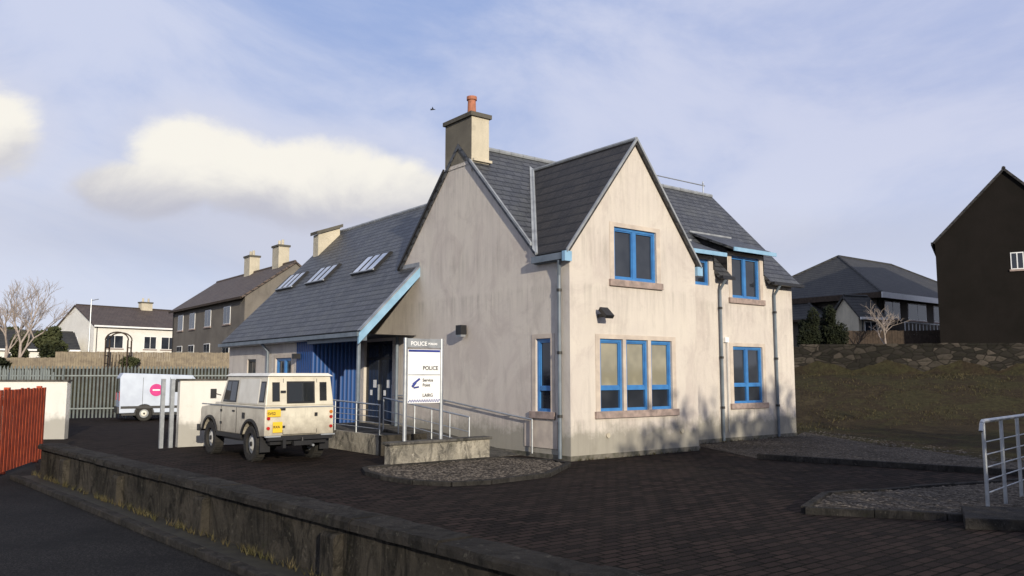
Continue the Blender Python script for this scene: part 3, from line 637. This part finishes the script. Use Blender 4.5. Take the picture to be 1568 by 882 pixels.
def palisade(name,pts,h):
    e=empty(name); P=Parts(); m=P['palis']
    for a,b in zip(pts,pts[1:]):
        a=V((*a,0));b=V((*b,0)); D=(b-a).normalized(); Lf=(b-a).length; N_=V((-D.y,D.x,0)); x=0
        while x<Lf:
            p=a+D*x; z0=H(p.x,p.y)+.05; z1=h+z0; w=.075
            q=[p,p+D*w*.5+N_*.03,p+D*w]
            for s,t in ((0,1),(1,2)):
                m.poly([q[s]+V((0,0,z0)),q[t]+V((0,0,z0)),q[t]+V((0,0,z1-(0 if t==1 else .1))),q[s]+V((0,0,z1-(0 if s==1 else .1)))])
            x+=.155
        for z in (.45,h-.45):
            p=a-N_*.03+V((0,0,z)); q=b-N_*.03+V((0,0,z)); u=V((0,0,.06)); t=N_*.02
            m.hexa([p,q,q+t,p+t,p+u,q+u,q+t+u,p+t+u])
        x=0
        while x<Lf: p=a+D*x-N_*.1; m.tube(p,p+V((0,0,h-.1)),.045,.045,6); x+=2.7
    P.flush(e,{'palis':'pales_and_rails'})
palisade('palisade_fence',[(-32,35.5),(-20.5,37.5),(-10.5,41.5)],2.4)
palisade('palisade_fence',[(-15.2,27),(-27,34)],2.2)
def boardf(name,a,b,h,mat='timber',z0=None):
    e=empty(name); P=Parts(); a=V((*a,0));b=V((*b,0)); D=(b-a).normalized(); N_=V((-D.y,D.x,0)); x=0; Lf=(b-a).length
    while x<Lf:
        p=a+D*x; z=H(p.x,p.y)-.05; hh=h+random.uniform(-.02,.02); t=N_*random.uniform(.02,.035); w=.14
        c=[p,p+D*w,p+D*w+t,p+t]; P[mat].hexa([q+V((0,0,z)) for q in c]+[q+V((0,0,z+hh)) for q in c]); x+=.15
    P.flush(e,{mat:'boards'})
boardf('timber_fence',(-29,52),(-15,56),1.15); boardf('timber_fence',(-52,55),(-29.5,53.5),.8,'timber')
boardf('timber_fence',(-45,60),(-29,60),.9,'brown')
boardf('timber_fence',(19,47.3),(31,45.5),1.3,'brown')
pg=empty('garden_arch',(-25.5,51.2,2.2),10); P=Parts(); b_=P['brown']
for x in (0,1.3):
    for y in (0,.8): b_.box(x,x+.08,y,y+.08,0,2.0)
for y in (0,.8):
    pts=[(.04+.65-.68*math.cos(a_*.3142),y+.04,2+.5*math.sin(a_*.3142)) for a_ in range(11)]; b_.path(pts,.045,6)
for z in (.5,1,1.5): b_.box(0,.08,0,.88,z,z+.05); b_.box(1.3,1.38,0,.88,z,z+.05)
for i in range(5): b_.box(.25+i*.2,.29+i*.2,0.1,.14,0,1.1)
P.flush(pg,{'brown':'arch_frame'})
tp=empty('telegraph_pole',(-30,58,2.4)); P=Parts(); P['galv'].tube((0,0,0),(0,0,5.0),.06,.04,8); P['galv'].tube((0,0,4.9),(.5,0,5.0),.03,.03,6); P.flush(tp,{'galv':'pole'})
# ------------------------------------------------------------ trees
def bare_tree(name,loc,h,mat='palebark',depth=5,spread=.5,r=.16):
    e=empty(name,loc); mb=MB()
    def br(p,d,l,r,k):
        q=p+d*l; mid=p+d*l*.5+V((random.uniform(-1,1),random.uniform(-1,1),random.uniform(-.5,.5)))*l*.06
        mb.tube(p,mid,r,r*.85,5,False); mb.tube(mid,q,r*.85,r*.68,5,False)
        if k==0: return
        for i in range(3 if k>1 else 4):
            nd=(d+V((random.uniform(-1,1),random.uniform(-1,1),random.uniform(-.35,.75)))*spread*1.25).normalized()
            br(q if i<2 else mid,nd,l*random.uniform(.62,.85),r*.6,k-1)
    br(V((0,0,-.2)),V((random.uniform(-.05,.05),0,1)),h*.26,r,depth)
    mb.obj('trunk_and_limbs',M[mat],e); return e
bare_tree('bare_tree',(-33.6,56,2.4),7.5,depth=6,spread=.55,r=.13); bare_tree('bare_tree',(-37,60,2.4),7.5,depth=6,r=.13)
bare_tree('bare_tree',(20.6,45.2,3.3),3.6,'palebark',5,.75,.06)
def shrub(name,loc,rx,rz,mat='leaf',n=2600,ls=.10,cone=False,e=None,z0=0):
    e=e or empty(name,loc); mb=MB(); t=MB()
    if not z0:
        t.tube((0,0,-.2),(0,0,rz*.9),.07,.03,6)
        for i in range(7):
            a=i*.9; t.tube((0,0,rz*(.2+.1*i)),(math.cos(a)*rx*.5,math.sin(a)*rx*.5,rz*(.45+.12*i)),.03,.01,5)
        t.obj('stems',M['bark'],e)
    lob=[(V((random.uniform(-.5,.5)*rx,random.uniform(-.5,.5)*rx,random.uniform(.35,1.55)*rz)),random.uniform(.35,.6)) for _ in range(9)]
    for i in range(n):
        c,s=random.choice(lob); d=V((random.gauss(0,1),random.gauss(0,1),random.gauss(0,1))).normalized()*random.uniform(.6 if not z0 else .1,1.05)
        tap=1-.45*max(0,c.z/rz-1) if cone else 1
        p=V((c.x*tap+d.x*rx*s*tap,c.y*tap+d.y*rx*s*tap,z0+max(.03,c.z+d.z*rz*s)))
        u=V((random.gauss(0,1),random.gauss(0,1),random.gauss(0,1))).normalized(); w=u.orthogonal().normalized(); l=ls*random.uniform(.6,1.4)
        mb.poly([p-w*l*.5,p+u*l,p+w*l*.5,p-u*l*.4])
    mb.obj('foliage',M[mat],e)
shrub('evergreen_shrub',(16.35,45.0,3.3),.8,1.25,n=5500,cone=True); shrub('evergreen_shrub',(17.7,45.2,3.3),.8,1.3,n=5500,cone=True)
shrub('evergreen_tree',(-39.6,70,3),1.3,1.7,'leaf2',3000,.2); shrub('evergreen_tree',(-41.6,69,3),.9,1.3,'leaf2',2500,.18)
shrub('garden_bush',(-24.5,52.4,2.4),.7,.4,'leaf2',1200,.1); shrub('garden_bush',(-33.5,53.5,2.2),1.0,.5,'leaf',1500,.12)
# trees added behind the viewpoint, crowns thinned to half-shade lower gable and wing
for x,y,rx,rz,n in ((14.6,-4.8,3.6,3.7,3000),(18.3,-2.2,3.8,4.6,3400),(22.2,.3,3.8,4.9,3400)):
    e_=bare_tree('beech_tree',(x,y,0),11,'bark',5,.5,.2); shrub('',None,rx,rz,'leaf3',n,.24,False,e_,1.2)
mb=MB()
for i in range(9000):
    x=random.uniform(-220,-60); y=200+random.uniform(-10,10)+.2*abs(x+60); hgt=5+3*math.sin(x*.13)+2*math.sin(x*.31+1)
    z=H(x,y)+random.random()**.7*hgt; u=V((random.gauss(0,1),random.gauss(0,1),random.gauss(0,1))).normalized(); w=u.orthogonal().normalized(); p=V((x,y,z)); l=random.uniform(.5,1.0)
    mb.poly([p-w*l,p+u*l,p+w*l,p-u*l])
mb.obj('distant_trees',M['leaf2'])
# ------------------------------------------------------------ vehicles
def wheel(P,x0,y,r,w,side):
    T=P['tyre']; 
    prof=[(.55,0),(.92,0),(1,.12),(1,.88),(.92,1),(.60,1),(.58,.8)]
    n=36
    def pt(i,j): a=6.28318*i/n; return (x0+side*w*prof[j][1],y+r*prof[j][0]*math.cos(a),r+r*prof[j][0]*math.sin(a))
    for i in range(n):
        for j in range(len(prof)-1): T.poly([pt(i,j),pt(i+1,j),pt(i+1,j+1),pt(i,j+1)])
        a=6.28318*i/n
        T.hexa([(x0+side*w*q0,y+r*rr*math.cos(a+da),r+r*rr*math.sin(a+da)) for rr in (.985,1.025) for q0,da in ((.05,0),(.95,0),(.95,.09),(.05,.09))])
    P['lead'].tube((x0+side*w*.15,y,r),(x0+side*w*.72,y,r),r*.57,r*.57,20); P['panel'].tube((x0+side*w*.72,y,r),(x0+side*w*.84,y,r),r*.40,r*.3,16); P['black'].tube((x0+side*w*.6,y,r),(x0+side*w*.95,y,r),r*.15,r*.13,12)
def arch(yc,zc,r,zb,n=12):
    a0=math.asin((zb-zc)/r); return [(yc-r*math.cos(a0+(math.pi-2*a0)*i/n),zc+r*math.sin(a0+(math.pi-2*a0)*i/n)) for i in range(n+1)]
lr=empty('off_road_vehicle',(-5.45,19.85,0),40); P=Parts(); B=P['cream']
prof=[(-.80,.62)]+arch(0,.42,.52,.6)+arch(2.6,.42,.52,.6)+[(3.3,.62),(3.32,1.1),(3.26,1.19),(2.0,1.30),(-.80,1.30)]
B.prism(prof,-.86,.86)
P['black'].box(-.7,.7,-.75,3.25,.42,.98)
def cab(sd,y,f):
    return (sd*(.855-.075*f),y,1.30+.68*f)
yb0,yb1,yt0,yt1=-.80,1.98,-.74,1.68
B.hexa([(-.855,yb0,1.3),(.855,yb0,1.3),(.855,yb1,1.3),(-.855,yb1,1.3),(-.78,yt0,1.98),(.78,yt0,1.98),(.78,yt1,1.98),(-.78,yt1,1.98)])
Wt=P['panel']
Wt.hexa([(-.82,-.8,1.98),(.82,-.8,1.98),(.82,1.78,1.98),(-.82,1.78,1.98),(-.72,-.74,2.05),(.72,-.74,2.05),(.72,1.68,2.05),(-.72,1.68,2.05)])
def sw_(mat,sd,y0,y1,f0,f1,o=.008,s=0):
    pts=[cab(sd,y0,f0),cab(sd,y1,f0),cab(sd,y1-s,f1),cab(sd,y0,f1)]; q=[(p[0]+sd*o,p[1],p[2]) for p in pts]; P[mat].poly(q)
    for i in range(4): P[mat].poly([pts[i],pts[(i+1)%4],q[(i+1)%4],q[i]])
for sd in (-1,1):
    sw_('panel',sd,-.36,.82,.06,.9,.006)
    sw_('black',sd,.93,1.78,.07,.85,.006,.16); sw_('vglass',sd,.98,1.32,.12,.80,.012); sw_('vglass',sd,1.36,1.70,.12,.80,.012,.14)
    sw_('black',sd,-.70,-.42,.12,.82,.006); sw_('vglass',sd,-.67,-.45,.17,.77,.012)
    P['lead'].box(sd*.87-.008,sd*.87+.008,-.8,3.2,1.245,1.275)
    for y in (.86,1.86): P['black'].box(sd*.862-.004,sd*.862+.004,y,y+.014,.62,1.24)
    P['black'].box(sd*.865-.01,sd*.865+.01,.98,1.12,1.12,1.16); P['black'].box(sd*.865-.01,sd*.865+.01,1.8,1.9,.8,.86); P['black'].box(sd*.865-.01,sd*.865+.01,1.8,1.9,1.1,1.16)
    P['black'].box(sd*.865-.01,sd*.865+.01,.35,.5,.98,1.12)
    P['black'].box(sd*.87-.02,sd*.87+.02,.52,2.08,.5,.6)
    for yc in (0,2.6):
        a=arch(yc,.42,.57,.6); b=arch(yc,.42,.515,.6)
        for i in range(len(a)-1):
            x0,x1=sd*.85,sd*.895
            P['black'].hexa([(x0,*a[i]),(x1,*a[i]),(x1,*a[i+1]),(x0,*a[i+1]),(x0,*b[i]),(x1,*b[i]),(x1,*b[i+1]),(x0,*b[i+1])])
    wheel(P,sd*.62,0,.41,.24,sd); wheel(P,sd*.62,2.6,.41,.24,sd)
    P['black'].box(sd*.74-.12,sd*.74+.12,-.58,-.56,.25,.6)
    P['black'].path([(sd*.84,1.95,1.5),(sd*1.0,2.0,1.55)],.012); P['black'].box(sd*1.02-.07,sd*1.02+.07,1.98,2.02,1.42,1.66)
    for z,m in ((1.14,'orange'),(1.02,'redl'),(.80,'redl')): P[m].tube((sd*.78,-.80,z),(sd*.78,-.835,z),.038,.038,14)
def rear(mat,x0,x1,z0,z1,o=.01):
    f=lambda z:-.80+.06*max(0,(z-1.3)/.68)-o
    P[mat].hexa([(x0,f(z0),z0),(x1,f(z0),z0),(x1,f(z0)+o,z0),(x0,f(z0)+o,z0),(x0,f(z1),z1),(x1,f(z1),z1),(x1,f(z1)+o,z1),(x0,f(z1)+o,z1)])
rear('black',-.34,.36,1.35,1.86,.012); rear('vglass',-.30,.32,1.39,1.82,.016)
for x in (-.68,.5): rear('black',x-.01,x+.17,1.40,1.84,.008); rear('vglass',x+.01,x+.15,1.43,1.81,.012)
for x in (-.42,.42): rear('black',x-.006,x+.006,.66,1.92,.004)
P['black'].box(-.42,.42,-.806,-.80,.64,.652); P['black'].box(.36,.42,-.84,-.80,1.05,1.13); P['lead'].box(-.85,.85,-.808,-.80,1.25,1.28)
for z in (.8,1.2,1.6): P['black'].box(-.5,-.38,-.83,-.80,z,z+.05)
P['yellow'].box(-.82,-.50,-.845,-.835,1.06,1.22); P['yellow'].box(-.68,-.45,-.84,-.83,.70,.94)
P['black'].box(-.8,.8,-.87,-.78,.52,.62); P['lead'].box(-.86,-.5,-.88,-.80,.6,.63); P['lead'].box(.5,.86,-.88,-.80,.6,.63)
P['black'].box(-.22,.22,-.98,-.86,.40,.50); P['black'].tube((0,-.95,.5),(0,-.95,.58),.03); P['black'].box(-.45,-.38,-.9,-.8,.35,.55)
P['black'].tube((-.5,0,.41),(.5,0,.41),.09,.09,10); P['galv'].tube((.3,-.9,.38),(.3,-.3,.38),.03,.03)
ws=[(-.72,1.92,1.36),(.72,1.92,1.36),(.68,1.72,1.90),(-.68,1.72,1.90)]; P['vglass'].poly([(x,y+.03,z) for x,y,z in ws])
P['cream'].box(-.5,.5,2.05,3.28,1.22,1.30); P['black'].box(-.9,.9,3.3,3.45,.55,.72)
P.flush(lr,{'cream':'body','panel':'roof_and_side_panels','vglass':'windows','tyre':'tyres','lead':'trim','black':'bumper_and_arches','yellow':'number_plate','redl':'tail_lights','orange':'indicators'},{'cream':.02,'panel':.015})
text('SV52',-.81,1.10,.09,M['black'],lr,-.848); text('RXA',-.67,.80,.08,M['black'],lr,-.843)
vn=empty('parked_van',(-16.6,37.0,0),-60); P=Parts(); B=P['vanwhite']
prof=[(-1.0,.35)]+arch(-.0,.33,.40,.36)+arch(2.7,.33,.40,.36)+[(3.5,.35),(3.55,.8),(3.35,1.1),(2.55,1.3),(1.95,2.0),(-.9,2.1),(-1.02,1.9)]
B.prism(prof,-.9,.9)
P['black'].box(-.8,.8,-.9,3.4,.25,.7)
P['vglass'].box(-.78,.78,-1.035,-1.0,1.25,1.85); P['vglass'].box(-.905,.905,1.1,1.85,1.25,1.8); P['vglass'].hexa([(-.8,2.6,1.3),(.8,2.6,1.3),(.75,2.02,1.98),(-.75,2.02,1.98),(-.8,2.57,1.28),(.8,2.57,1.28),(.75,1.99,1.95),(-.75,1.99,1.95)])
P['black'].box(-.85,.85,3.5,3.6,.35,.7); P['black'].box(-.85,.85,-1.08,-1.0,.35,.62); P['black'].box(-.91,.91,-.95,3.2,.55,.66)
for y in (1.0,1.95,-.1): P['black'].box(-.904,.904,y,y+.015,.66,1.9)
for sd in (-1,1):
    wheel(P,sd*.68,0,.33,.22,sd); wheel(P,sd*.68,2.7,.33,.22,sd); P['redl'].box(sd*.82-.06,sd*.82+.06,-1.03,-1.0,.9,1.3)
    P['pink'].tube((sd*.9,.45,1.35),(sd*.915,.45,1.35),.27,.27,24); P['white'].box(sd*.92-.004,sd*.92+.004,.3,.6,1.32,1.38)
P.flush(vn,{'vanwhite':'body','vglass':'windows','tyre':'tyres','pink':'round_logo','black':'bumpers'},{'vanwhite':.03})
bd=empty('bird',(-9,90,32)); mb=MB(); mb.tube((-.25,0,0),(.3,0,0),.1,.03,6); mb.poly([(-.1,0,0),(.15,0,0),(.0,-.5,.18)]); mb.poly([(-.1,0,0),(.15,0,0),(.0,.5,.18)]); mb.obj('body_and_wings',M['black'],bd)
# ------------------------------------------------------------ sun, sky, camera
sd=V((.36,-.933,0)).normalized(); EL=15
sv=V((sd.x*math.cos(rad(EL)),sd.y*math.cos(rad(EL)),math.sin(rad(EL))))
l=bpy.data.lights.new('sun','SUN'); l.energy=4.7; l.angle=rad(.6); l.color=(1,.90,.73)
so=bpy.data.objects.new('sun',l); sc.collection.objects.link(so); so.rotation_euler=(-sv).to_track_quat('-Z','Y').to_euler(); so.location=(20,-30,30)
w=bpy.data.worlds.new('World'); sc.world=w; w.use_nodes=True; N=w.node_tree.nodes; Lk=w.node_tree.links
bg=N['Background']; bg.inputs['Strength'].default_value=.14
sky=N.new('ShaderNodeTexSky'); sky.sky_type='NISHITA'; sky.sun_disc=False; sky.sun_elevation=rad(EL); sky.sun_rotation=math.atan2(sd.x,sd.y)
tc=N.new('ShaderNodeTexCoord')
sep=N.new('ShaderNodeSeparateXYZ'); Lk.new(tc.outputs['Generated'],sep.inputs[0])
def mth(op,a,b=None,c=None,clamp=False):
    m=N.new('ShaderNodeMath'); m.operation=op; m.use_clamp=clamp
    for i,v in enumerate((a,b,c)):
        if v is None: continue
        if isinstance(v,(int,float)): m.inputs[i].default_value=v
        else: Lk.new(v,m.inputs[i])
    return m.outputs[0]
az=mth('ARCTAN2',sep.outputs[0],sep.outputs[1]); el=mth('ARCSINE',sep.outputs[2])
cb=N.new('ShaderNodeCombineXYZ'); Lk.new(az,cb.inputs[0]); Lk.new(el,cb.inputs[1])
def wn(scale,sx,sy,det=7,rough=.55,off=0,dist=0):
    mp=N.new('ShaderNodeMapping'); mp.inputs['Scale'].default_value=(sx,sy,1); mp.inputs['Location'].default_value=(off,off*.7,off); Lk.new(cb.outputs[0],mp.inputs['Vector'])
    n=N.new('ShaderNodeTexNoise'); n.inputs['Scale'].default_value=scale; n.inputs['Detail'].default_value=det; n.inputs['Roughness'].default_value=rough; n.inputs['Distortion'].default_value=dist
    Lk.new(mp.outputs[0],n.inputs['Vector']); return n.outputs['Fac']
def mr(v,a,b,c=0,d=1):
    m=N.new('ShaderNodeMapRange'); m.interpolation_type='SMOOTHSTEP'; Lk.new(v,m.inputs[0])
    for i,x in enumerate((a,b,c,d)): m.inputs[i+1].default_value=x
    return m.outputs[0]
def mx(f,a,b):
    m=N.new('ShaderNodeMix'); m.data_type='RGBA'
    for v,i in ((f,0),(a,6),(b,7)):
        if isinstance(v,(int,float)): m.inputs[i].default_value=v
        elif isinstance(v,tuple): m.inputs[i].default_value=(*v,1)
        else: Lk.new(v,m.inputs[i])
    return m.outputs[2]
S=1/.14
cl=lambda r,g,b:(r*S,g*S,b*S)
col=mx(.92,sky.outputs[0],cl(.31,.42,.73))
veil=mr(wn(1.9,1,2.4,9,.6,3.1,.6),.30,.62)
col=mx(mth('MULTIPLY',veil,.85),col,cl(.66,.70,.86))
rt=mr(az,-.2,.5); col=mx(mth('MULTIPLY',rt,.4),col,cl(.60,.62,.80))
hz=mr(el,.0,.34,1,0)
col=mx(mth('MULTIPLY',hz,.78),col,cl(.72,.76,.87))
nz=wn(6,1,1.5,10,.6,7.7,.3); nz2=wn(1.8,1,2.6,8,.55,1.3)
def blob(a0,e0,wa,we):
    dx=mth('DIVIDE',mth('SUBTRACT',az,a0),wa); dy=mth('DIVIDE',mth('SUBTRACT',el,e0),we)
    return mth('SUBTRACT',1,mth('SQRT',mth('ADD',mth('MULTIPLY',dx,dx),mth('MULTIPLY',dy,dy))))
bl=None
for b in ((-.26,.222,.19,.062),(-.37,.245,.10,.058),(-.585,.245,.08,.055),(-.66,.235,.12,.07),(-.16,.222,.12,.05),(-.43,.205,.10,.04),(-.78,.25,.2,.08)):
    v=blob(*b); bl=v if bl is None else mth('MAXIMUM',bl,v)
f=mr(mth('ADD',bl,mth('MULTIPLY_ADD',nz,1.4,-.7)),.02,.42)
soft=mr(mth('ADD',bl,mth('MULTIPLY_ADD',nz,1.0,-.5)),-.6,.5)
shade=mr(mth('ADD',el,mth('MULTIPLY_ADD',nz,.18,-.09)),.165,.265)
cc=mx(shade,cl(.50,.50,.57),cl(.98,.94,.84))
col=mx(mth('MULTIPLY',soft,.4),col,cl(.70,.70,.78))
col=mx(mth('MULTIPLY',f,.88),col,cc)
g2=mr(mth('ADD',blob(-.15,.15,.75,.07),mth('MULTIPLY_ADD',nz2,1.8,-.9)),.0,.7)
col=mx(mth('MULTIPLY',g2,.5),col,cl(.54,.56,.67))
Lk.new(col,bg.inputs['Color'])
cam=bpy.data.cameras.new('camera'); co=bpy.data.objects.new('camera',cam); sc.collection.objects.link(co)
co.location=(0,0,2.0); co.rotation_euler=(rad(96.1),0,0); cam.sensor_width=36; cam.lens=1250/1568*36; cam.clip_end=3000
sc.camera=co
sc.view_settings.view_transform='Standard'; sc.view_settings.look='None'; sc.view_settings.exposure=0
